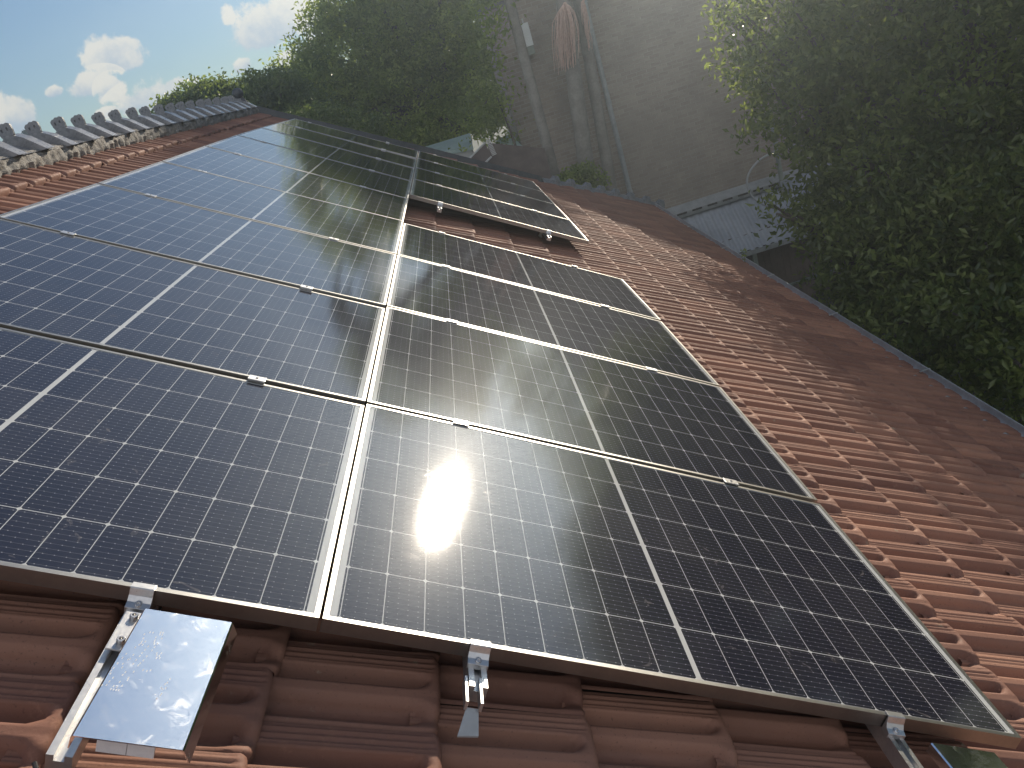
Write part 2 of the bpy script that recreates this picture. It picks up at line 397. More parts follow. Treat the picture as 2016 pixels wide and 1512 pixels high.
# far slope as tile sheet (seen only from the side)
nu, nv = 60, 320
uu = np.linspace(0, 5.2, nu); vv = np.linspace(-3.2, 11.2, nv); UU, VV = np.meshgrid(uu, vv, indexing='ij')
ZZ = .018 * np.sin(VV * 2 * np.pi / .1125) + .03 * ((UU / TC) % 1)
X3 = RIDX - .02 - UU * c_ - ZZ * s_n; Z3 = RIDZ - .06 - UU * s_n + ZZ * c_
idx = np.arange(nu * nv).reshape(nu, nv)
F3 = np.stack([idx[:-1, :-1], idx[:-1, 1:], idx[1:, 1:], idx[1:, :-1]], -1).reshape(-1, 4)
me = np_mesh('far_slope_tiles', np.stack([X3, VV, Z3], -1).reshape(-1, 3), F3, True, np.full(nu * nv, .4))
link('far_slope_tiles', me, m_tile, house, HI)
mb = MB(); wx1 = rw(4.2, 0, -.2).x
mb.box((RIDX - 4.2, -3.0, -6.6), (3.35, 11.0, -2.55))
mb.build('wall', m_brick, house, mat=HI)
# far gable infill
mb = MB(); mb.prism([(3.35, 10.9, -2.55), (RIDX, 10.9, RIDZ - .3), (RIDX - 4.2, 10.9, -2.55)], ((0, 0, 0), (0, .1, 0)))
mb.build('gable', m_brick, house, mat=HI)

m_fin = noisy('dark finial', (.035, .04, .05), (.06, .065, .07), 12, .5)
# ridge: mortar bed and grey capping with upstands
RC = rw(-2.36, 0, -.12)
def mortar(pA, pB, wd, nseg, seed, name='mortar_bed'):
    rr = np.random.default_rng(seed); pA, pB = Vector(pA), Vector(pB); d = (pB - pA); L = d.length; d.normalize()
    side = Vector((c_, 0, -s_n)); nor = Vector((s_n, 0, c_))
    prof = [(-.12, .01), (-.04, .048), (-.005, .058), (.015, .058), (.032, .046), (.048, .030), (.060, .012), (.070, -.006), (.078, -.05)]
    nz_ = rr.normal(0, 1, (nseg, len(prof)))
    vs = []; fs = []; m_ = len(prof)
    ph = rr.uniform(0, 6)
    for i in range(nseg):
        for j, (a, h) in enumerate(prof):
            wob = .006 * math.sin(i * .55 + j + ph) + .006 * math.sin(i * .21 + 2 * j) + .004 * nz_[i, j]
            scal = .009 * math.cos(2 * math.pi * (i * L / nseg) / .1125)
            vs.append(pA + d * (L * i / (nseg - 1)) + side * (a * wd + (wob + scal) * (j / m_)) + nor * (h + wob * .6))
    for i in range(nseg - 1):
        for j in range(m_ - 1): fs.append((i * m_ + j, i * m_ + j + 1, (i + 1) * m_ + j + 1, (i + 1) * m_ + j))
    return vs, fs
mb = MB(); mb.add(*mortar(rw(-2.40, -3, -.125), rw(-2.40, 11.1, -.125), 1.0, 620, 5))
o = mb.build('mortar_bed', m_mortar, house, smooth=True, mat=HI)

def plate_mesh():
    """decorative upstand: rounded plate with three notches on top and two oval holes"""
    bm = bmesh.new()
    def loop(pts):
        vs = [bm.verts.new((x, 0, z)) for x, z in pts]
        return [bm.edges.new((vs[i], vs[(i + 1) % len(vs)])) for i in range(len(vs))]
    ow = [(-.036, 0), (.036, 0), (.043, .03), (.044, .052)]
    topc = []
    for i in range(25):
        x = .044 - .088 * i / 24; z = .062 + .012 * (1 - (x / .044) ** 2) + .0055 * abs(math.cos(x / .044 * math.pi * 1.5))
        topc.append((x, z))
    ow += topc + [(-.044, .052), (-.043, .03)]
    E_ = loop(ow)
    for cx_ in (-.017, .017):
        E_ += loop([(cx_ + .0065 * math.cos(a), .042 + .011 * math.sin(a)) for a in np.linspace(0, 2 * math.pi, 12, endpoint=False)])
    r = bmesh.ops.triangle_fill(bm, use_beauty=True, use_dissolve=False, edges=E_)
    fs = [g for g in r['geom'] if isinstance(g, bmesh.types.BMFace)]
    ex = bmesh.ops.extrude_face_region(bm, geom=fs)
    bmesh.ops.translate(bm, verts=[g for g in ex['geom'] if isinstance(g, bmesh.types.BMVert)], vec=(0, .016, 0))
    bmesh.ops.recalc_face_normals(bm, faces=bm.faces)
    bmesh.ops.create_cube(bm, size=1, matrix=Matrix.Translation((0, .010, .042)) @ Matrix.Diagonal((.066, .004, .030, 1)))
    me = bpy.data.meshes.new('upstand'); bm.to_mesh(me); bm.free(); return me
upm = plate_mesh(); upm.materials.append(m_cap)
def cap_mesh(L=.395, col_h=.068, fl=.168, drop=25):
    """inverted V cap, its near third is a raised collar"""
    def section(off):
        a = R(drop); pts = []
        hw = fl * math.cos(a); hz = fl * math.sin(a)
        pr = [(hw + off * .6, -hz - .004), (hw * .55, -hz * .55 + off), (.035, -.010 + off), (.012, off + .002), (-.012, off + .002), (-.035, -.010 + off), (-hw * .55, -hz * .55 + off), (-hw - off * .6, -hz - .004)]
        return pr
    mb = MB(); segs = [(0, -.004), (.262, 0), (.268, col_h), (L - .012, col_h), (L - .002, col_h - .010), (L + .001, -.014)]
    vs = []; 
    for y, off in segs:
        for (x, z) in section(off): vs.append((x, y, z))
    k = 8; fs = [(i * k + j, i * k + j + 1, (i + 1) * k + j + 1, (i + 1) * k + j) for i in range(len(segs) - 1) for j in range(k - 1)]
    mb.add(vs, fs); me = bpy.data.meshes.new('ridge_cap'); me.from_pydata(mb.v, [], mb.f); me.materials.append(m_cap)
    bm = bmesh.new(); bm.from_mesh(me); bmesh.ops.recalc_face_normals(bm, faces=bm.faces)
    if sum(f.normal.z for f in bm.faces) < 0: bmesh.ops.reverse_faces(bm, faces=bm.faces)
    bm.to_mesh(me); bm.free(); return me
capm = cap_mesh()
CAPZ = 1.272
for k in range(-11, 18):
    y = 4.295 - .27 + .385 * k
    M_ = Matrix.Translation((RIDX + .005 + random.uniform(-.004, .004), y, CAPZ + random.uniform(-.003, .003))) @ Matrix.Rotation(random.uniform(-.03, .03), 4, 'Z') @ Matrix.Rotation(random.uniform(-.012, .02), 4, 'X')
    c1 = link('ridge_cap', capm, None, house, HI @ M_)
    if y < 10.6:
        link('upstand', upm, None, c1, Matrix.Translation((-.01, .285, .060)) @ Matrix.Scale(1.12, 4) @ Matrix.Rotation(R(-9), 4, 'Y') @ Matrix.Rotation(R(-8), 4, 'X'))
# caps following the far edge
hip = [rw(u, v, -.085) for u, v in EDGE if u > 2.0]
vg = [rw(u, v, -.10) for u, v in EDGE if u < 2.2]
mb = MB()
for a, b_ in zip(vg[:-1], vg[1:]): mb.prism([a + Vector((0, dy, dz_)) for dy, dz_ in ((-.05, -.06), (.05, -.10), (.05, .035), (-.03, .045))], ((0, 0, 0), b_ - a))
mb.build('verge_strip', m_fin, house, mat=HI)
for a, b_ in zip(hip[:-1], hip[1:]):
    L = (b_ - a).length; nn = max(1, round(L / .36)); d = (b_ - a).normalized()
    for i in range(nn):
        p = a + (b_ - a) * (i / nn); side = Vector((0, 1, 0)); q = d
        xax = q.cross(Vector((s_n, 0, c_))).normalized(); zax = xax.cross(q).normalized()
        M_ = Matrix.Translation(p) @ Matrix((( xax.x, q.x, zax.x, 0), (xax.y, q.y, zax.y, 0), (xax.z, q.z, zax.z, 0), (0, 0, 0, 1))) @ Matrix.Scale(.62, 4, (1, 0, 0))
        link('verge_cap', capm, None, house, HI @ M_)
# finial at the far end of the ridge
fb = at(468, 184, 10.9); fx = Vector((RIDX + .06, 10.9, 1.26))
mb = MB(); mb.tube([fx, fx.lerp(fb, .5), fx.lerp(fb, .85)], [.055, .035, .022], 12)
mb.tube([fb + (fb - fx).normalized() * z for z in (-.075, -.065, -.04, 0, .04, .065, .074)], [.015, .045, .068, .078, .066, .04, .004], 14)
mb.build('finial', m_fin, house, smooth=True, mat=HI)
# gutter
mb = MB(); gprof = []
for a in np.linspace(math.pi, 2 * math.pi, 11): gprof.append((.062 + .06 * math.cos(a), -.0 + .06 * math.sin(a)))
g0 = rw(4.33, 0, -.15); inner = [(x * .93 + .004, z * .93 + .004) for x, z in reversed(gprof)]
full = [(gprof[0][0] , .012)] + gprof + [(.128, .008), (.136, .004), (.136, .012), (.124, .016)] + inner
prof3 = [(g0.x + x - .01, 0, g0.z + z - .01) for x, z in full]
mb.prism(prof3, ((0, -3.2, 0), (0, 13.45, 0)))
mb.build('gutter', m_galv, house, smooth=True, mat=HI)
mb = MB(); mb.box((.04, 0, 0.004), (.128, .02, .009)); o = mb.build('gutter_strap', m_alu2); strap_me = o.data; bpy.data.objects.remove(o)
for y in np.arange(-2.1, 13.4, 1.65): link('gutter_strap', strap_me, None, house, HI @ Matrix.Translation((g0.x, y, g0.z)))
mb = MB(); mb.box((g0.x - .035, -3.2, g0.z - .16), (g0.x - .012, 13.4, g0.z + .0)); mb.build('fascia', m_galv, house, mat=HI)

# ------------------------------------------------------------------ solar panels
ZT = [[-0.0047, -0.0098, -0.026], [-0.0014, 0.0013, -0.0108], [0.0022, 0.0158, 0.0053], [-0.0018, 0.013, 0.0077], [0.0008, -0.0001, 0.0007],
      [0.008, 0.0046, -0.0029], [0.0114, 0.0109, -0.0042], [0.006, 0.0107, -0.0043], [-0.0088, 0.0068, -0.0037], [-0.0251, 0.0012, -0.003]]
ZB = [0, 0, -.011, -.021, -.033]
PIT = 1.156; G = .0035
def frame_mesh():
    mb = MB(); D = -.035; e = FR
    mb.box((0, 0, D), (PW, e, 0)); mb.box((0, PH - e, D), (PW, PH, 0))
    mb.box((0, e, D), (e, PH - e, 0)); mb.box((PW - e, e, D), (PW, PH - e, 0))
    mb.box((e, e, D), (PW - e, .030, D + .002)); mb.box((e, PH - .030, D), (PW - e, PH - e, D + .002))
    return mb
fo = frame_mesh().build('frame', m_alu); frame_me = fo.data
bpy.data.objects.remove(fo)
mb = MB(); mb.box((FR, FR, -.0070), (PW - FR, PH - FR, -.0018)); go = mb.build('glass', m_pv); glass_me = go.data; bpy.data.objects.remove(go)
ordn = ['front', 'second', 'third', 'fourth', 'fifth', 'sixth', 'seventh', 'eighth', 'ninth']
def panel(u0, v0, z00, z10, z01, label, group):
    a = Vector((u0, v0, z00)); x = (Vector((u0 + PW, v0, z10)) - a).normalized(); y0 = (Vector((u0, v0 + PH, z01)) - a)
    z = x.cross(y0).normalized(); y = z.cross(x)
    M_ = RM @ Matrix(((x.x, y.x, z.x, a.x), (x.y, y.y, z.y, a.y), (x.z, y.z, z.z, a.z), (0, 0, 0, 1)))
    e = empty('solar_panel', mat=M_); tag(e, label, 'solar panel', group)
    link('frame', frame_me, None, e); link('glass', glass_me, None, e)
    return e
GRP = 'solar panels in the array on the tiled roof'
desc_l = ['panel of the ridge-side column nearest the camera, beside the polished metal cover',
          'ridge-side column panel, second from the camera, blue sky mirrored along its full width',
          'ridge-side column panel, third from the camera, dark trunk reflections on its right half',
          'ridge-side column panel, fourth from the camera, near the bare tile strip',
          'ridge-side column panel, fifth from the camera, beside the bare strip of tiles',
          'ridge-side column panel, sixth from the camera and fourth from the far verge',
          'ridge-side column panel, third from the far verge, cloud mirrored in it',
          'ridge-side column panel, second from the far verge',
          'ridge-side column panel at the far verge, farthest from the camera on the ridge side']
for k in range(9):
    panel(-G - PW, k * PIT + .011, ZT[k][0], ZT[k][1], ZT[k + 1][0], 'black ' + desc_l[k], GRP)
desc_r = ['panel of the gutter-side column nearest the camera, with the white sun glare on it',
          'gutter-side column panel directly behind the one with the sun glare',
          'gutter-side column panel, third from the camera',
          'gutter-side column panel at the near edge of the bare strip of tiles']
for k in range(4):
    panel(G, k * PIT + .011, ZT[k][1], ZT[k][2], ZT[k + 1][1], 'black ' + desc_r[k], GRP)
desc_b = ['gutter-side column panel at the far edge of the bare tile strip',
          'gutter-side column panel, second beyond the bare strip of tiles',
          'gutter-side column panel, second from the far verge',
          'gutter-side column panel at the far verge, farthest from the camera on the gutter side']
for k in range(4):
    panel(G, 6.09 + k * PIT, ZB[k], ZB[k], ZB[k + 1], 'black ' + desc_b[k], GRP)

# ------------------------------------------------------------------ rails with clamps
def zat(u, v):
    k = min(max(v / PIT, 0), 9); i = min(int(k), 8); f = k - i
    def zz(r): return np.interp(u, [-G - PW, 0, G + PW], r)
    return (1 - f) * zz(ZT[i]) + f * zz(ZT[i + 1])
def zblk(v): return float(np.interp(v, [6.09 + PIT * j for j in range(5)], ZB))
def rail_profile():
    return [(-.02, -.040), (.02, -.040), (.02, 0), (.008, 0), (.008, -.012), (-.008, -.012), (-.008, 0), (-.02, 0)]
mclamp = MB(); mclamp.box((-.0275, -.017, .0005), (.0275, .017, .0045)); mclamp.box((-.0275, -.008, -.034), (.0275, .008, .0005))
x_ = mclamp.build('mid_clamp', m_alu2, bevel=.0007); mclamp_me = x_.data; bpy.data.objects.remove(x_)
def bolt_mesh(r=.0065, h=.007):
    mb = MB(); n = 14; vs = []; fs = []
    for (rr, z) in ((r, 0), (r, h), (r * .86, h + .0008), (r * .52, h + .0008), (r * .50, h - .003)):
        vs += [(rr * math.cos(2 * math.pi * k / n), rr * math.sin(2 * math.pi * k / n), z) for k in range(n)]
    for i in range(4):
        for k in range(n): fs.append((i * n + k, i * n + (k + 1) % n, (i + 1) * n + (k + 1) % n, (i + 1) * n + k))
    fs.append(tuple(4 * n + k for k in range(n - 1, -1, -1))); mb.add(vs, fs)
    x_ = mb.build('bolt', m_steel, smooth=True); me = x_.data; bpy.data.objects.remove(x_); return me
bolt_me = bolt_mesh(); bolt_s = bolt_mesh(.0045, .002)
def endclamp_mesh():
    # profile in (y, z): hooks over the frame and curves out to a foot; swept along x
    o_ = [(.012, .0005), (.012, .0040), (-.004, .0040), (-.006, .003), (-.010, -.012), (-.017, -.022), (-.030, -.027), (-.030, -.040), (-.003, -.040), (-.003, .0005)]
    mb = MB(); mb.prism([(0, y, z) for y, z in o_], ((-.023, 0, 0), (.023, 0, 0)))
    x_ = mb.build('end_clamp', m_alu2, bevel=.0008); me = x_.data; bpy.data.objects.remove(x_); return me
eclamp_me = endclamp_mesh()
def rail(ulist, v0, v1, zf, label, mids, ends):
    """rail under the panels; ulist gives its u at v0 and v1"""
    a = Vector((ulist[0], v0, zf(ulist[0], max(v0, 0)) - .0355)); b_ = Vector((ulist[1], v1, zf(ulist[1], v1) - .0355))
    e = empty('mounting_rail', mat=RM @ Matrix.Translation(a)); tag(e, label, 'mounting rail', 'aluminium rails holding the panels')
    n = 24; mb = MB(); pr = rail_profile(); k = len(pr); vs = []
    for i in range(n + 1):
        f = i / n; v = v0 + (v1 - v0) * f; u = a.x + (b_.x - a.x) * f; z = zf(u, max(v, 0)) - .0355
        vs += [(u - a.x + x, v - a.y, z - a.z + zz) for x, zz in pr]
    fs = [(i * k + j, i * k + (j + 1) % k, (i + 1) * k + (j + 1) % k, (i + 1) * k + j) for i in range(n) for j in range(k)]
    fs += [tuple(range(k - 1, -1, -1)), tuple(n * k + j for j in range(k))]
    mb.add(vs, fs); mb.build('rail', m_alu2, e)
    for v in mids:
        u = a.x + (b_.x - a.x) * (v - v0) / (v1 - v0)
        cl = link('mid_clamp', mclamp_me, None, e, Matrix.Translation((u - a.x, v - a.y, zf(u, v) - a.z)))
        link('bolt', bolt_s, None, cl, Matrix.Translation((0, 0, .0045)))
    for v, flip in ends:
        u = a.x + (b_.x - a.x) * (v - v0) / (v1 - v0)
        M_ = Matrix.Translation((u - a.x, v - a.y, zf(u, v) - a.z)) @ (Matrix.Rotation(math.pi, 4, 'Z') if flip else Matrix.Identity(4))
        cl = link('end_clamp', eclamp_me, None, e, M_)
        link('bolt', bolt_me, None, cl, Matrix.Translation((0, -.0195, -.026)) @ Matrix.Rotation(R(28), 4, 'X'))
    # roof hooks under the rail
    for v in np.arange(v0 + .5, v1, 1.3):
        u = (v - v0) / (v1 - v0) * (b_.x - a.x)
        mb = MB(); mb.box((u - .015, v - a.y - .02, -.10), (u + .015, v - a.y - .015, -.041)); mb.box((u - .015, v - a.y - .02, -.105), (u + .015, v - a.y + .06, -.100))
        mb.build('roof_hook', m_steel, e)
    return e
mid = [PIT * k for k in range(1, 9)]
rail((-.352, -.440), -.378, 9 * PIT + .03, lambda u, v: zat(u, v), 'silver rail whose bare end shows beside the polished cover at lower left', mid, [(.011, False), (9 * PIT - .01, True)])
rail((-1.39, -1.52), -.09, 9 * PIT + .03, lambda u, v: zat(u, v), 'silver rail along the ridge side of the array, clamps showing near the tile strip', mid, [(.011, False), (9 * PIT - .01, True)])
rail((.345, .29), -.075, 4 * PIT + .06, lambda u, v: zat(u, v), 'silver rail with a short stub below the front panel edge, under the sun glare', mid[:3], [(.011, False), (4 * PIT - .01, True)])
rail((1.37, 1.33), -.30, 4 * PIT + .06, lambda u, v: zat(u, v), 'silver rail ending beside the dark reflecting cover at lower right', mid[:3], [(.011, False), (4 * PIT - .01, True)])
mb2 = [6.09 + PIT * k - .011 for k in range(1, 4)]
rail((.29, .24), 5.98, 10.74, lambda u, v: zblk(v), 'silver rail under the far block of panels, nearer the middle seam', mb2, [(6.09, False), (10.714, True)])
rail((1.33, 1.30), 5.98, 10.74, lambda u, v: zblk(v), 'silver rail under the far block of panels, nearer the gutter', mb2, [(6.09, False), (10.714, True)])

# forked bracket below the short stub
e = empty('roof_bracket', mat=RM @ Matrix.Translation((.337, -.075, -.06))); tag(e, 'small forked metal roof bracket below the front panel edge between two tiles', 'bracket')
mb = MB(); mb.box((-.021, -.045, -.012), (-.014, .03, .010)); mb.box((.010, -.045, -.012), (.017, .03, .010)); mb.build('fork', m_alu2, e, bevel=.001)
mb = MB(); mb.prism([(-.014, -.035, -.014), (.012, -.035, -.014), (.018, -.075, -.045), (-.026, -.082, -.045)], ((0, 0, 0), (0, 0, -.004)))
mb.build('foot', m_galv, e)

# rail-end detail at lower left: splice bar with two bolts, cut slots
e = empty('rail_splice', mat=RM @ Matrix.Translation((-.353, -.20, -.034))); tag(e, 'light metal splice bar with two socket bolts beside the polished cover', 'splice bar')
mb = MB(); mb.box((-.016, .055, 0), (.016, .165, .004)); mb.build('bar', m_alu2, e, bevel=.0008)
for y in (.075, .145): link('bolt', bolt_me, None, e, Matrix.Translation((.004, y, .004)) @ Matrix.Scale(1.25, 4))

# polished covers
def cover(name, u0, v0, w_, l_, z, label, rot=0, dots=True, fl=.011):
    e = empty(name, mat=RM @ Matrix.Translation((u0, v0, z)) @ Matrix.Rotation(rot, 4, 'Z') @ Matrix.Rotation(R(-3.6), 4, 'X')); tag(e, label, 'metal cover')
    mb = MB(); th = .0018; hgt = .024
    # sheet folded down at the right side and left side
    pr = [(-.002, -hgt), (0, -.003), (.003, 0), (w_ - .003, 0), (w_, -.003), (w_ + fl, -hgt)]
    inn = [(x + (th if x < w_ / 2 else -th), z_ - (th if -.004 < z_ else 0)) for x, z_ in reversed(pr)]
    mb.prism([(x, 0, z_) for x, z_ in pr + inn], ((0, -l_, 0), (0, 0, 0)))
    mb.build('sheet', m_mirror, e, bevel=0)
    if dots:
        mk = MB()
        D = DOTS
        for (x, y, dx, dy) in D:
            L = math.hypot(dx, dy); nx, ny = -dy / L * .0006, dx / L * .0006
            p = [(x - nx, y - ny), (x + dx - nx, y + dy - ny), (x + dx + nx, y + dy + ny), (x + nx, y + ny)]
            mk.add([(a, b_, .0004) for a, b_ in p] + [(a, b_, -.0002) for a, b_ in p], [(0, 1, 2, 3), (4, 7, 6, 5), (0, 4, 5, 1), (1, 5, 6, 2), (2, 6, 7, 3), (3, 7, 4, 0)])
        mk.build('stamped_text', m_white, e)
    return e
# dot strokes of the worn stamp, read off the photograph (crop pixels -> cover coordinates)
raw = [(267,478),(290,480),(345,475),(362,478),(343,495),(360,500),(230,500),(318,527),(362,535),(230,540),(316,555),(225,570),(250,572),(314,575),(222,588),(212,604),(236,603),(318,592),(340,590),(325,622),(190,630),(278,617),(262,650),(312,655),(140,692),(190,700),(247,682),(285,712),(236,710),(122,730),(176,738),(162,745),(268,750),(218,748),(135,785),(252,778),(205,783),(100,782),(82,822),(138,818),(242,797),(70,848),(72,872),(222,853),(168,858),(282,838),(310,845),(334,838),(155,882),(97,908),(198,908),(80,940),(26,937),(148,942),(196,925),(40,972),(68,970),(116,978),(140,985),(170,975),(104,1005),(122,1008),(140,1010),(156,1012),(350,680),(382,680),(352,700),(372,705),(355,725),(378,726),(478,912),(465,945),(430,990),(442,1000),(462,992),(436,1050),(440,1040),(415,1080),(452,958)]
DOTS = []
qa, qb, qc = np.array([180., 225.]), np.array([845., 335.]), np.array([-40., 1290.])   # plate corners in that crop: top left, top right, bottom left
ux, uy = (qb - qa), (qc - qa); Minv = np.linalg.inv(np.stack([ux, uy], 1))
for (x, y) in raw:
    s0 = Minv @ (np.array([x, y + 5.]) - qa); s1 = Minv @ (np.array([x + 5., y - 9.]) - qa)
    DOTS.append((s0[0] * .155, -s0[1] * .315, (s1[0] - s0[0]) * .155, -(s1[1] - s0[1]) * .315))
e = cover('metal_cover', -.326, -.085, .165, .334, .022, 'polished metal cover reflecting blue sky, lying below the front panel edge at lower left')
mb = MB(); mb.box((.035, -.323, -.034), (.12, -.3185, -.012)); mb.build('label_strip', m_white, e)
mb = MB(); mb.box((.079, -.3235, -.034), (.0795, -.3231, -.012)); mb.build('label_seam', m_black, e)
e = cover('metal_cover', 1.395, -.082, .17, .33, -.004, 'polished metal cover with a dark tree reflection at the lower right corner', 0, False)
# black cable curling out of the rail end
mb = MB(); pts = [rw(-.385 + .02 * math.sin(i * .5), -.385 - .012 * i, -.075 + .018 * math.cos(i * .7)) for i in range(12)]
mb.tube(pts, .004, 8); tag(mb.build('black_cable', m_black), 'black cable curling below the end of the rail at lower left', 'cable')

# ------------------------------------------------------------------ ground
mb = MB(); mb.box((-400, -200, -6.9), (400, 900, -6.6)); tag(mb.build('ground', m_ground), kind='structure')

# ------------------------------------------------------------------ brick building behind, its downpipe and the palms
WY = 18.0; WH = 1.75
B = empty('brick_building', (9, WY, -6.6)); tag(B, 'large windowless brown brick building wall filling the top of the view behind the palms', 'building')
BI = Matrix.Translation((-9, -WY, 6.6))
mb = MB(); mb.box((1.95, WY, -6.6), (21, WY + 2.4, WH)); mb.build('wall', m_brick, B, mat=BI)
mb = MB(); mb.box((1.90, WY - .04, WH), (21.05, WY + 2.45, WH + .10)); mb.build('coping', m_mortar, B, mat=BI)
p0 = at(1243, 387, WY - .12); p1 = at(1150, 10, WY - .12)
mb = MB(); xb = p0.x; mb.tube([(xb, WY - .09, -6.0), (xb, WY - .09, WH - .05)], .058, 14)
for z in (-.9, -3.0, 1.0): mb.tube([(xb, WY - .09, z), (xb, WY - .09, z + .05)], .068, 14)
mb.build('downpipe', m_galv, B, smooth=True, mat=BI)
bx = at(1032, 70, WY - .15)
cb_ = empty('wall_cabinet', bx); tag(cb_, 'pale box fixed to the brick wall right beside the left palm trunk', 'cabinet')
mb = MB(); mb.box((-.14, -.1, -.24), (.14, .15, .24)); mb.build('case', m_box, cb_, bevel=.008)
mb = MB(); mb.box((-.13, -.08, -.42), (.13, .14, -.245)); mb.build('lower_case', m_pole, cb_, bevel=.006)
mb = MB(); mb.tube([(0.05, 0, .24), (.05, 0, .34)], .02, 8); mb.build('vent', m_alu2, cb_)

def tint_arr(n, k, lo=0, hi=1): return np.repeat(rng.uniform(lo, hi, n), k)
def leaves(centers, L, Wd, normals_bias=(0, 0, .3), droop=.0, fold=.25, tint=None):
    """one folded rhombic leaf per centre; returns V,F,tint"""
    n = len(centers); d = rng.normal(0, 1, (n, 3)); d[:, 2] -= droop; d /= np.linalg.norm(d, axis=1)[:, None]
    nn = rng.normal(0, 1, (n, 3)) + np.array(normals_bias) * 2; nn -= (nn * d).sum(1)[:, None] * d; nn /= np.linalg.norm(nn, axis=1)[:, None] + 1e-9
    s = np.cross(d, nn); Ls = L * rng.uniform(.65, 1.25, n)[:, None]; Ws = Wd * rng.uniform(.7, 1.2, n)[:, None]
    a = centers - d * Ls * .5; b = centers + d * Ls * .5 - nn * Ls * .12
    l = centers + s * Ws * .5 + nn * Ws * fold; r = centers - s * Ws * .5 + nn * Ws * fold
    V = np.stack([a, l, b, r], 1).reshape(-1, 3); i = np.arange(n) * 4
    F = np.concatenate([np.stack([i, i + 1, i + 2], 1), np.stack([i, i + 2, i + 3], 1)])
    t_ = rng.uniform(0, 1, n) ** 1.6 if tint is None else tint
    return V, F, np.repeat(t_, 4)
def crown_points(lobes, clumps, per, cr, shell=.55, jit=.12):
    cs = []; tn = []
    tot = sum(l[3] * l[4] * l[5] for l in lobes)
    for (x, y, z, rx, ry, rz) in lobes:
        k = max(6, int(clumps * (rx * ry * rz) ** .8 / sum((q[3] * q[4] * q[5]) ** .8 for q in lobes)))
        d = rng.normal(0, 1, (k, 3)); d /= np.linalg.norm(d, axis=1)[:, None]
        rad = (shell + (1 - shell) * rng.uniform(0, 1, k) ** .6)[:, None] * (1 + jit * rng.normal(0, 1, (k, 1)))
        c = np.array([x, y, z]) + d * rad * np.array([rx, ry, rz])
        cr_k = cr * rng.uniform(.5, 1.35, k)
        off = rng.normal(0, .5, (k, per, 3)) * cr_k[:, None, None] * np.array([1, 1, .7])
        cs.append((c[:, None, :] + off).reshape(-1, 3))
        base = np.clip(rng.normal(.32, .26, k) + .6 * (rng.uniform(0, 1, k) < .12), 0, 1)
        tn.append(np.clip(np.repeat(base, per) + rng.normal(0, .15, k * per), 0, 1))
    return np.concatenate(cs), np.concatenate(tn)
def branchy(mb, base, tips, r0, seed=1, fork=.45):
    rr = random.Random(seed); base = Vector(base)
    for tp in tips:
        tp = Vector(tp); mid_ = base.lerp(tp, fork) + Vector((rr.uniform(-.2, .2), rr.uniform(-.2, .2), rr.uniform(0, .3)))
        m2 = mid_.lerp(tp, .5) + Vector((rr.uniform(-.15, .15), rr.uniform(-.15, .15), rr.uniform(-.1, .2)))
        mb.tube([base, mid_, m2, tp], [r0, r0 * .6, r0 * .38, r0 * .12], 8)
def tree(name, lobes, clumps, per, cr, L, Wd, mt, base, label, cat, r0=.16, group=None, droop=0., shell=.5, trunk=True, extra=None, jit=.12):
    e = empty(name, base); tag(e, label, cat, group)
    P, tn = crown_points(lobes, clumps, per, cr, shell, jit)
    if extra is not None: P = np.concatenate([P, extra[0]]); tn = np.concatenate([tn, extra[1]])
    V, F, t_ = leaves(P, L, Wd, droop=droop, tint=tn)
    I = Matrix.Translation(-Vector(base))
    link('crown', np_mesh('crown', V, F, False, t_), mt, e, I)
    if trunk:
        mb = MB(); b0 = Vector(base); cx_ = np.mean([l[0] for l in lobes]); cy_ = np.mean([l[1] for l in lobes]); lz = min(l[2] - l[5] * .5 for l in lobes)
        fork = Vector((b0.x * .6 + cx_ * .4, b0.y * .6 + cy_ * .4, max(b0.z + 1.5, lz - .3)))
        mb.tube([b0, b0.lerp(fork, .5) + Vector((.05, .03, 0)), fork], [r0 * 1.5, r0 * 1.1, r0 * .9], 12)
        tips = []
        for l in lobes:
            if l[3] < .75 and name == 'tall_garden_tree': continue
            tips.append((l[0], l[1], l[2])); 
            for _ in range(2):
                a = random.uniform(0, 6.28); tips.append((l[0] + l[3] * .7 * math.cos(a), l[1] + l[4] * .7 * math.sin(a), l[2] + l[5] * random.uniform(-.2, .6)))
        branchy(mb, fork, tips, r0 * .6, 4)
        mb.build('trunk', m_bark, e, smooth=True, mat=I)
    return e

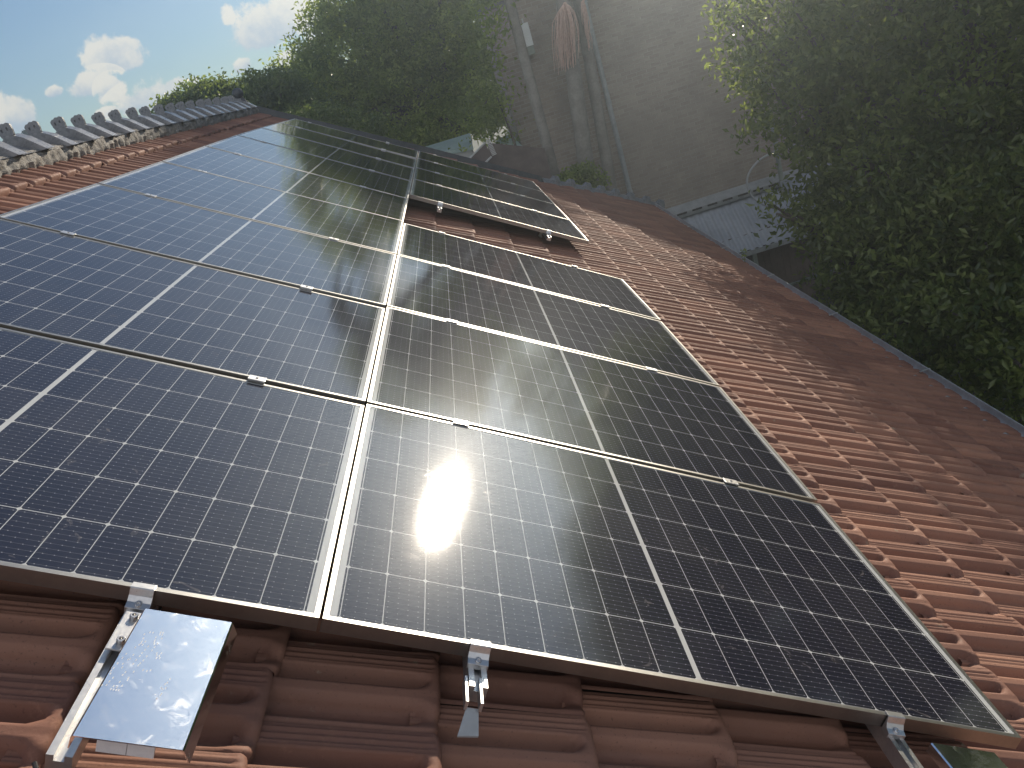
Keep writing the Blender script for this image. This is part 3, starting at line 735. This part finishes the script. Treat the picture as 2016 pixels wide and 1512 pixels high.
# right tree, overhanging the gutter
R_ = lambda px, py, Y, r: (*at(px, py, Y), *r)
lobesR = [R_(1560, 190, 10.5, (.85, 1.2, .9)), R_(1690, 60, 10.5, (1.3, 1.5, 1.2)), R_(1720, 330, 9.5, (1.1, 1.4, 1.3)), R_(1900, 150, 9.5, (1.5, 1.8, 1.5)),
          R_(1800, 480, 8.5, (1.2, 1.3, 1.2)), R_(1980, 400, 8.0, (1.4, 1.6, 1.5)), R_(1900, 620, 7.6, (1.0, 1.3, 1.0)), R_(2040, 620, 6.6, (1.1, 1.4, 1.0)),
          R_(1690, 520, 9.0, (.6, .9, .7)), R_(1760, 640, 7.8, (.65, .9, .55)), R_(2100, 760, 5.8, (.8, 1.0, .8)),
          (5.75, 12.3, .75, .42, .7, .5), (6.3, 12.0, 1.1, .5, .8, .6), (6.65, 11.0, 1.25, .75, 1.1, 1.0), (7.3, 11.0, 1.4, .8, 1.2, 1.1), (7.8, 11.2, 2.5, 1.1, 1.4, .9), (9.3, 11.4, 2.8, 1.7, 2.0, 1.6), (10.2, 10.0, 2.8, 2.0, 2.2, 1.8), (8.6, 8.6, .8, 1.7, 1.7, 1.9), (9.6, 12.0, 1.5, 2, 2, 2.2), (7.4, 8.0, -3.6, 1.8, 1.9, 1.6), (6.6, 10.0, -3.2, 1.5, 1.6, 1.4)]
lobesR += [(8.7, 5.4, -.8, 1.5, 1.6, 1.7), (8.8, 7.2, -.6, 1.4, 1.2, 1.6), (5.25, 11.8, .35, .42, .6, .42), (5.0, 11.2, -.25, .38, .6, .40), (7.4, 12.6, -.8, 1.8, 1.5, 1.9), (9.6, 13, -.2, 2.2, 1.8, 2.4), (8.2, 12.5, -3.6, 2.2, 1.6, 1.9), (9.2, 5.8, 3.0, 2.2, 2.2, 2.3), (8.4, 3.6, 1.2, 1.8, 2.0, 2.4), (9.5, 2.6, 3.6, 1.8, 2.0, 1.6), R_(1610, 60, 10.6, (.7, 1.0, .7)), R_(1560, 420, 9.6, (.32, .5, .3))]
tree('broadleaf_tree', lobesR, 9000, 22, .30, .125, .056, m_leafR, (7.8, 9.2, -6.6),
     'large dense broadleaf tree with glossy leaves overhanging the gutter on the right', 'tree', r0=.2, droop=.35, shell=.42)

# big fine-leaved tree in the middle
M_L = [R_(720, 120, 26, (2.2, 2.4, 1.8)), R_(640, 170, 26, (1.3, 2, 1.2)), R_(820, 60, 26, (2.0, 2.4, 1.7)), R_(900, 110, 25, (1.9, 2, 1.7)), R_(940, 180, 24, (1.1, 1.6, 1.0)),
       R_(800, 200, 25, (2.3, 2.2, 1.5)), R_(700, 210, 26, (1.7, 2, 1.0)), R_(700, 20, 26.5, (1.4, 1.8, 1.1)), R_(900, 10, 25.5, (1.6, 1.8, 1.5)), R_(780, -70, 26, (2.0, 2.2, 1.6)),
       R_(880, 240, 23, (1.2, 1.6, .6)), R_(955, 215, 22, (.8, 1.1, .55)), R_(800, 270, 24, (1.2, 1.5, .35)), R_(590, 150, 26, (.55, 1.0, .5)), R_(760, 255, 25, (1.5, 1.8, .5)), R_(960, 60, 24, (.6, 1.0, .9)),
       R_(965, 15, 16.6, (.33, .5, .5)), R_(962, 110, 16.8, (.30, .5, .4)), R_(955, 190, 17, (.34, .5, .4)), R_(945, 235, 18, (.35, .5, .25)), R_(985, 262, 18, (.28, .4, .22))]
tree('tall_garden_tree', M_L, 3900, 24, .38, .15, .07, m_leafM, (0.6, 25.2, -6.6),
     'tall dense fine-leaved tree standing behind the far panels in the middle', 'tree', r0=.32, shell=.72, droop=.1)

# lighter shrubs and trees behind the ridge
tree('light_shrub_tree', [R_(395, 190, 20, (.75, .9, .36)), R_(440, 205, 20, (.9, 1, .45)), R_(350, 212, 20, (.5, .7, .28)), R_(330, 222, 20, (.35, .6, .2))], 620, 16, .22, .12, .06, m_leafL, (-6.0, 20, -6.6),
     'light green thin-topped tree behind the far end of the ridge capping', 'tree', r0=.1, shell=.3, group='green trees behind the ridge')
tree('light_shrub_tree', [R_(520, 175, 21, (.7, .9, .50)), R_(560, 180, 21, (.6, 1, .6)), R_(500, 200, 21, (.8, 1, .45)), R_(585, 215, 21, (.9, 1, .55)), R_(540, 225, 21, (.8, 1, .4))], 900, 16, .24, .12, .06, m_leafL, (-4.2, 21, -6.6),
     'light green tree right of the ball finial, left of the tall tree', 'tree', r0=.12, shell=.3, group='green trees behind the ridge')
tree('light_shrub_tree', [R_(640, 250, 18, (.8, .8, .35)), R_(700, 262, 18, (.8, .8, .35)), R_(600, 238, 18, (.7, .8, .3))], 480, 16, .2, .1, .05, m_leafL, (-2.0, 18, -6.6),
     'low yellow green shrub just beyond the far verge, under the tall tree', 'shrub', r0=.08, shell=.3, group='green trees behind the ridge')

# dark tiered conifer far away on the left
cz = at(80, 300, 55); e = empty('conifer', (cz.x, 55, -6.6)); tag(e, 'small dark tiered conifer silhouette far behind the ridge caps at left', 'conifer')
PP = []
topz = at(95, 248, 55).z
for k in range(9):
    z = topz - .15 - k * .33; r_ = .35 + .17 * k
    for a in np.linspace(0, 6.28, 9, endpoint=False):
        a += k; q = np.linspace(.15, 1, 9)[:, None]
        pts_ = np.array([cz.x, 55, z]) + np.concatenate([q * r_ * math.cos(a) * 1.25, q * r_ * math.sin(a), .25 * q ** 2 + 0 * q], 1)
        PP.append(np.repeat(pts_, 7, 0) + rng.normal(0, .07, (63, 3)))
V, F, t_ = leaves(np.concatenate(PP), .22, .09)
I = Matrix.Translation((-cz.x, -55, 6.6))
link('crown', np_mesh('crown', V, F, False, t_), m_leafP, e, I)
mb = MB(); mb.tube([(cz.x, 55, -6.6), (cz.x, 55, topz - .2)], [.3, .06], 10); mb.build('trunk', m_bark, e, smooth=True, mat=I)

# palms
def palm(pb, pt, Y, r, label, crown_z=3.2, fruit=None, seed=1):
    b0 = at(*pb, Y); t0 = at(*pt, Y); d = (t0 - b0); sl_ = Vector((d.x / d.z, d.y / d.z, 1))
    base = b0 + sl_ * (-6.6 - b0.z); top = b0 + sl_ * (crown_z - b0.z)
    e = empty('palm_tree', base); tag(e, label, 'palm tree', 'slender palms in front of the brick wall'); I = Matrix.Translation(-base)
    n = 70; rs = [r * (1.25 - .3 * i / n) * (1 + .035 * (i % 3 == 0)) for i in range(n + 1)]
    mb = MB(); mb.tube([base.lerp(top, i / n) for i in range(n + 1)], rs, 14); mb.build('trunk', m_palm, e, smooth=True, mat=I)
    mb = MB(); ct = top + Vector((0, 0, .9)); mb.tube([top - Vector((0, 0, .05)), top + Vector((0, 0, .4)), ct], [r * 1.25, r * 1.1, r * .5], 12); mb.build('crownshaft', m_frond, e, smooth=True, mat=I)
    rr = np.random.default_rng(seed); Vs = []; Fs = []; Ts = []; vb = 0
    for k in range(15):
        a = 2 * math.pi * k / 15 + rr.uniform(-.2, .2); el = rr.uniform(.35, 1.2); L = rr.uniform(1.9, 2.6)
        dirh = np.array([math.cos(a), math.sin(a), 0]); s_a = np.array([-math.sin(a), math.cos(a), 0])
        m_ = 46; q = np.linspace(0, 1, m_)
        pth = np.array(ct)[None, :] + dirh * (q * L * math.cos(el))[:, None] + np.array([0, 0, 1]) * (q * L * math.sin(el) - 1.35 * q ** 2.2 * L * .75)[:, None]
        for i in range(3, m_ - 1):
            for sgn in (-1, 1):
                ll = .55 * math.sin(math.pi * min(1, .12 + q[i] * .85)) + .08
                tip = pth[i] + s_a * sgn * ll * .85 + dirh * ll * .35 - np.array([0, 0, .35 * ll + rr.uniform(0, .1)])
                wv = dirh * .018
                Vs.append([pth[i] - wv, pth[i] + wv, (pth[i] + tip) / 2 + wv * .9, tip]); Fs.append([vb, vb + 1, vb + 2, vb + 3]); vb += 4; Ts += [rr.uniform(0, 1)] * 4
        for i in range(m_ - 1):
            wv = s_a * .014 * (1.3 - q[i])
            Vs.append([pth[i] - wv, pth[i] + wv, pth[i + 1] + wv, pth[i + 1] - wv]); Fs.append([vb, vb + 1, vb + 2, vb + 3]); vb += 4; Ts += [.8] * 4
    link('crown', np_mesh('crown', np.array(Vs).reshape(-1, 3), np.array(Fs), False, np.array(Ts)), m_frond, e, I)
    if fruit:
        for (px, py, qx, qy, wdt, cnt) in fruit:
            f0 = at(px, py, Y - .22); f1 = at(qx, qy, Y - .3); mb = MB()
            for j in range(cnt):
                sx_ = rr.normal(0, .33) * wdt; sy_ = rr.uniform(-.7, .7) * wdt; ln = rr.uniform(.62, 1.02)
                if abs(sx_) > wdt * .9: ln *= .7
                pts = []
                for q in np.linspace(0, 1, 7):
                    g_ = math.sin(min(1, q * 1.9) * math.pi / 2)
                    p = f0.lerp(f1, 0) + Vector((sx_ * g_ + (f1.x - f0.x) * q * ln, sy_ * g_, (f1.z - f0.z) * (q * 1.05 - .05 * g_) * ln + .08 * math.sin(q * 3.1) * (1 if q < .5 else 0)))
                    pts.append(p + Vector((rr.normal(0, .008), 0, 0)))
                mb.tube(pts, [.012, .011, .010, .009, .008, .007, .005], 5)
            mb.build('inflorescence', m_fruit, e, mat=I)
    return e
palm((1094, 350), (1018, 60), 16.6, .105, 'slender palm trunk furthest left on the brick wall, passing the pale wall box', 3.4, seed=2)
palm((1160, 368), (1117, 60), 16.9, .16, 'thickest palm trunk, with the big drooping pinkish inflorescence at its top', 3.0, fruit=[(1112, 5, 1118, 140, .34, 110)], seed=3)
palm((1205, 378), (1160, 120), 17.2, .115, 'palm trunk closest to the downpipe, with a thin pale flower spray', 3.6, fruit=[(1148, 0, 1162, 98, .09, 22)], seed=5)

# distant dense trees rising beyond the brick building (they darken the reflections)
tree('background_tree', [(6, 31, 1.5, 3.2, 2.5, 2.6), (9.5, 32, 1.2, 3.0, 2.5, 2.5), (8.6, 32, 5.6, 2.1, 2, 1.7), (6.3, 31.5, 5.2, 1.4, 1.4, 1.3)], 2000, 14, .5, .26, .13, m_leafM, (6, 31, -6.6), 'treetop rising beyond the brick building wall, above the palms', 'tree', r0=.3)
tree('background_tree', [(13.5, 29, 1.6, 3.2, 2.5, 2.4), (17, 28, 1.6, 3.0, 2.5, 2.4), (12.2, 30.5, 5.2, 1.9, 2, 1.6), (16.0, 30, 5.4, 2.4, 2, 2.0), (20, 29, 4.5, 2.6, 2, 2.4)], 1700, 14, .5, .26, .13, m_leafM, (14.5, 29, -6.6), 'treetop beyond the brick building, hidden by the big tree on the right', 'tree', r0=.3)

tree('added_shade_tree', [(7.0, 28.4, 9.0, 1.5, 1.5, 1.1), (5.2, 28.0, 8.6, 1.0, 1.2, .8), (8.6, 29, 7.2, 1.9, 1.5, 1.5), (4.6, 29, 6.6, 1.3, 1.2, 1.0)], 800, 14, .4, .2, .09, m_leafM, (7.4, 29.5, -6.6), 'unseen tall tree added beyond the brick building to shade the bare tiles and darken reflections', 'tree', r0=.2)  # out of view, added to shade the bare tile strip and darken panel reflections
# ------------------------------------------------------------------ lean-to with corrugated roof beside the brick wall
e = empty('lean_to', (7, WY - 1, -6.6)); tag(e, 'lean-to shelter with a grey corrugated steel roof against the brick wall', 'shelter'); I = Matrix.Translation((-7, -(WY - 1), 6.6))
a0 = at(1270, 435, WY); a1 = at(1700, 290, WY); 
za = (a0.z + at(1530, 348, WY).z) / 2
ev = at(1430, 507, WY - 1.35); ze = ev.z
nx = 420; xs = np.linspace(4.2, 11.5, nx); ys = np.linspace(WY - .02, WY - 1.35, 6)
XX, YY = np.meshgrid(xs, ys, indexing='ij'); fz = (WY - YY) / 1.35
ZZ = za + (ze - za) * fz + .016 * np.clip(np.cos(XX * 2 * np.pi / .19) * 2.2, -1, 1)
idx = np.arange(nx * 6).reshape(nx, 6); F3 = np.stack([idx[:-1, :-1], idx[1:, :-1], idx[1:, 1:], idx[:-1, 1:]], -1).reshape(-1, 4)
link('roof', np_mesh('lean_roof', np.stack([XX, YY, ZZ], -1).reshape(-1, 3), F3, True), m_metal_roof, e, I)
mb = MB(); mb.box((4.2, WY - .30, za - .02), (11.5, WY - .01, za + .10)); 
mb.v = [(x, y, z - (.13 if y < WY - .2 else 0)) for x, y, z in mb.v]; mb.build('flashing', m_galv, e, mat=I)
for x in np.arange(4.3, 9.3, .38):
    mb = MB(); mb.box((x, WY - .33, za - .075), (x + .24, WY - .315, za - .035)); mb.build('flashing_slot', m_dark, e, mat=I)
mb = MB(); mb.box((4.2, WY - 1.40, ze - .11), (11.5, WY - 1.36, ze - .005)); mb.build('eave_gutter', m_galv, e, mat=I)
for x in (at(1482, 485, WY - 1.3).x, at(1482, 485, WY - 1.3).x + 2.2):
    mb = MB(); mb.box((x - .05, WY - 1.33, -6.6), (x + .05, WY - 1.23, ze - .06)); mb.build('post', m_pole, e, mat=I)
mb = MB(); mb.box((9.0 - 1.6, WY - .95, za - .02), (11.5, WY - .93, za + .12)); mb.box((7.45, WY - 1.5, za - .05), (11.4, WY - .95, za - .03))
mb.build('upper_sheet', m_metal_roof, e, mat=I)
# pole and conduit on it
pp = at(1537, 345, WY - .35)
e = empty('support_pole', (pp.x, pp.y, pp.z - .3)); tag(e, 'grey green upright pole standing on the corrugated roof in front of the brick wall', 'pole')
mb = MB(); mb.tube([(0, 0, -.1), (0, 0, 1.6)], .055, 12); mb.build('shaft', m_pole, e, smooth=True); mb = MB(); mb.box((-.1, -.1, -.12), (.1, .1, -.05)); mb.build('foot_plate', m_alu2, e)
cp = [(1600, 270, .5), (1560, 288, .5), (1524, 300, .6), (1498, 313, .75), (1480, 332, .85), (1471, 352, .9), (1473, 372, .95), (1482, 388, 1.0), (1500, 401, 1.05), (1530, 411, 1.1), (1575, 416, 1.1)]
pts = [at(x, y, WY - d) for x, y, d in cp]; sm_ = []
for i in range(len(pts) - 1):
    p0_, p1_, p2_, p3_ = pts[max(i - 1, 0)], pts[i], pts[i + 1], pts[min(i + 2, len(pts) - 1)]
    for q in np.linspace(0, 1, 6, endpoint=False):
        sm_.append(.5 * ((2 * p1_) + (-p0_ + p2_) * q + (2 * p0_ - 5 * p1_ + 4 * p2_ - p3_) * q * q + (-p0_ + 3 * p1_ - 3 * p2_ + p3_) * q ** 3))
mb = MB(); mb.tube(sm_ + [pts[-1]], .026, 10); tag(mb.build('conduit_pipe', m_conduit, smooth=True), 'bent pale grey pipe looping over the corrugated lean-to roof', 'pipe')
# dim fence under the lean-to and a low rail
e = empty('timber_fence', (7, WY - 1.0, -6.6)); tag(e, 'dark timber fence in the shade below the corrugated roof', 'fence')
mb = MB()
for k in range(60): mb.box((-3.6 + k * .15, 0, 0), (-3.6 + k * .15 + .142, .02, 2.0 + .01 * (k % 3)))
mb.build('boards', m_brownwall, e); mb = MB(); mb.box((-3.6, -.05, 1.5), (5.4, 0, 1.58)); mb.box((-3.6, -.05, .3), (5.4, 0, .38)); mb.build('rail', m_brownwall, e)
ra, rb = at(1540, 566, 13.5), at(1640, 533, 13.8)
mb = MB(); mb.tube([ra - (rb - ra) * .3, rb + (rb - ra) * 1.2], .035, 8); tag(mb.build('hand_rail', m_pole, smooth=True), 'thin grey rail in the dark gap between the gutter and the right tree', 'rail')

# ------------------------------------------------------------------ small neighbouring roofs seen past the far panels
def quadroof(name, pts, th, mt, mtb, label, cat):
    P = [Vector(p) for p in pts]; base = sum(P, Vector()) / 4; base.z = -6.6
    e = empty(name, base); tag(e, label, cat); I = Matrix.Translation(-base)
    mb = MB(); mb.add(P + [p - Vector((0, 0, th)) for p in P], [(0, 1, 2, 3), (7, 6, 5, 4), (0, 4, 5, 1), (1, 5, 6, 2), (2, 6, 7, 3), (3, 7, 4, 0)]); mb.build('roof', mt, e, mat=I)
    inn = [base * 0 + (p * .94 + Vector((base.x, base.y, p.z)) * .06) for p in P]
    mb = MB(); mb.add([Vector((p.x, p.y, p.z - th - .003)) for p in inn] + [Vector((p.x, p.y, -6.6)) for p in inn], [(0, 1, 2, 3), (7, 6, 5, 4), (0, 4, 5, 1), (1, 5, 6, 2), (2, 6, 7, 3), (3, 7, 4, 0)]); mb.build('wall', mtb, e, mat=I)
    return e, I
e, I = quadroof('green_shed', [at(815, 312, 19), at(930, 286, 18.6), at(925, 262, 20.5), at(800, 300, 20.9)], .10, m_green_roof, m_hedge_wall, 'low shed with a pale green sheet roof half hidden by the tall tree', 'shed')
e, I = quadroof('brown_shed', [at(950, 360, 15.4), at(1100, 400, 15.0), at(1072, 292, 16.0), at(962, 281, 16.4)], .08, m_brownwall, m_brownwall, 'dark brown flat-roofed shed between the far panels and the left palm', 'shed')
q = [at(917, 320, 15.2), at(955, 281, 15.9), at(967, 309, 15.5), at(948, 328, 15.1)]
mb = MB()
for a, b_ in ((0, 1), (2, 3)): mb.tube([q[a], q[b_]], .022, 6)
mb.build('barge_boards', m_bargeb, e, mat=I)
mb = MB(); mb.add([q[0], q[3], q[2], q[1]] + [x - Vector((0, 0, .03)) for x in (q[0], q[3], q[2], q[1])], [(0, 1, 2, 3), (7, 6, 5, 4), (0, 4, 5, 1), (1, 5, 6, 2), (2, 6, 7, 3), (3, 7, 4, 0)]); mb.build('awning', m_brownwall, e, mat=I)
mb = MB()
for k in range(11):
    p = q[1].lerp(q[2], k / 10) + Vector((.03, 0, .02)); mb.tube([p, p + Vector((.09, -.03, .015))], .011, 5)
mb.build('louvre_ends', m_bargeb, e, mat=I)
e, I = quadroof('gabled_outhouse', [at(975, 282, 18.2), at(1040, 300, 17.6), at(1005, 262, 18.5), at(978, 276, 18.6)], .05, m_green_roof, m_pole, 'tiny grey green gabled roof peeping out left of the first palm trunk', 'shed')
e, I = quadroof('distant_house', [at(955, 108, 40), at(1010, 92, 39), at(1012, 84, 42), at(958, 100, 43)], .12, m_bargeb, m_metal_roof, 'distant blue grey house with white roof edge, left of the first palm', 'house')
# slim twisting young tree left of the first palm
mb = MB(); sp_ = [at(x, y, 17) for x, y in ((978, 190), (988, 215), (998, 240), (1006, 262), (1014, 285), (1022, 312))]
e = empty('slim_sapling', (sp_[-1].x, 17, -6.6)); tag(e, 'thin leaning sapling stem in front of the small gabled roof', 'sapling'); I = Matrix.Translation((-sp_[-1].x, -17, 6.6))
mb.tube([Vector((sp_[-1].x + .3, 17, -6.6))] + sp_[::-1], [.05] + [.03, .028, .026, .022, .018, .01], 7); mb.build('stem', m_bark, e, smooth=True, mat=I)
Pn = np.array([np.array(sp_[0]) + rng.normal(0, 1, 3) * np.array([.25, .25, .2]) for _ in range(260)])
V, F, t_ = leaves(Pn, .1, .05); link('foliage', np_mesh('foliage', V, F, False, t_), m_leafM, e, I)
# shrub between the first and second palms
sb = at(1130, 345, 15.4)
tree('dark_shrub', [(sb.x, 15.4, sb.z - .1, .42, .4, .28), (sb.x + .25, 15.5, sb.z - .3, .4, .4, .3)], 160, 14, .12, .12, .045, m_leafM, (sb.x, 15.4, -6.6), 'dark leafy shrub top between the first and second palm trunks', 'shrub', r0=.05, shell=.2)
# weed in the gutter
gp = rw(4.38, 8.62, -.12)
e = empty('gutter_weed', gp); tag(e, 'small green weed sprouting from the gutter', 'weed')
Pn = np.array([[rng.normal(0, .02), rng.normal(0, .02), .03 + .14 * rng.uniform()] for _ in range(14)]); V, F, t_ = leaves(Pn, .07, .03)
link('foliage', np_mesh('foliage', V, F, False, np.ones(len(t_)) * .9), m_leafR, e)
mb = MB(); mb.tube([(0, 0, -.03), (.01, 0, .06), (0, .01, .15)], [.004, .003, .002], 5); mb.build('stem', m_leafR, e)

# ------------------------------------------------------------------ haze volume added to imitate veiling lens glare over the distance
hm = bpy.data.materials.new('haze'); hm.use_nodes = True; ht = NT(hm.node_tree); hm.node_tree.nodes.clear()
ho = ht.n('ShaderNodeOutputMaterial'); pv = ht.n('ShaderNodeVolumePrincipled')
pv.inputs['Color'].default_value = (.74, .88, 1.0, 1); pv.inputs['Density'].default_value = .0044; pv.inputs['Anisotropy'].default_value = .80
ht.L.new(pv.outputs[0], ho.inputs['Volume'])
mb = MB(); mb.box((-60, -12, -7.7), (60, 75, 12.0)); hz = tag(mb.build('haze', hm), kind='stuff')
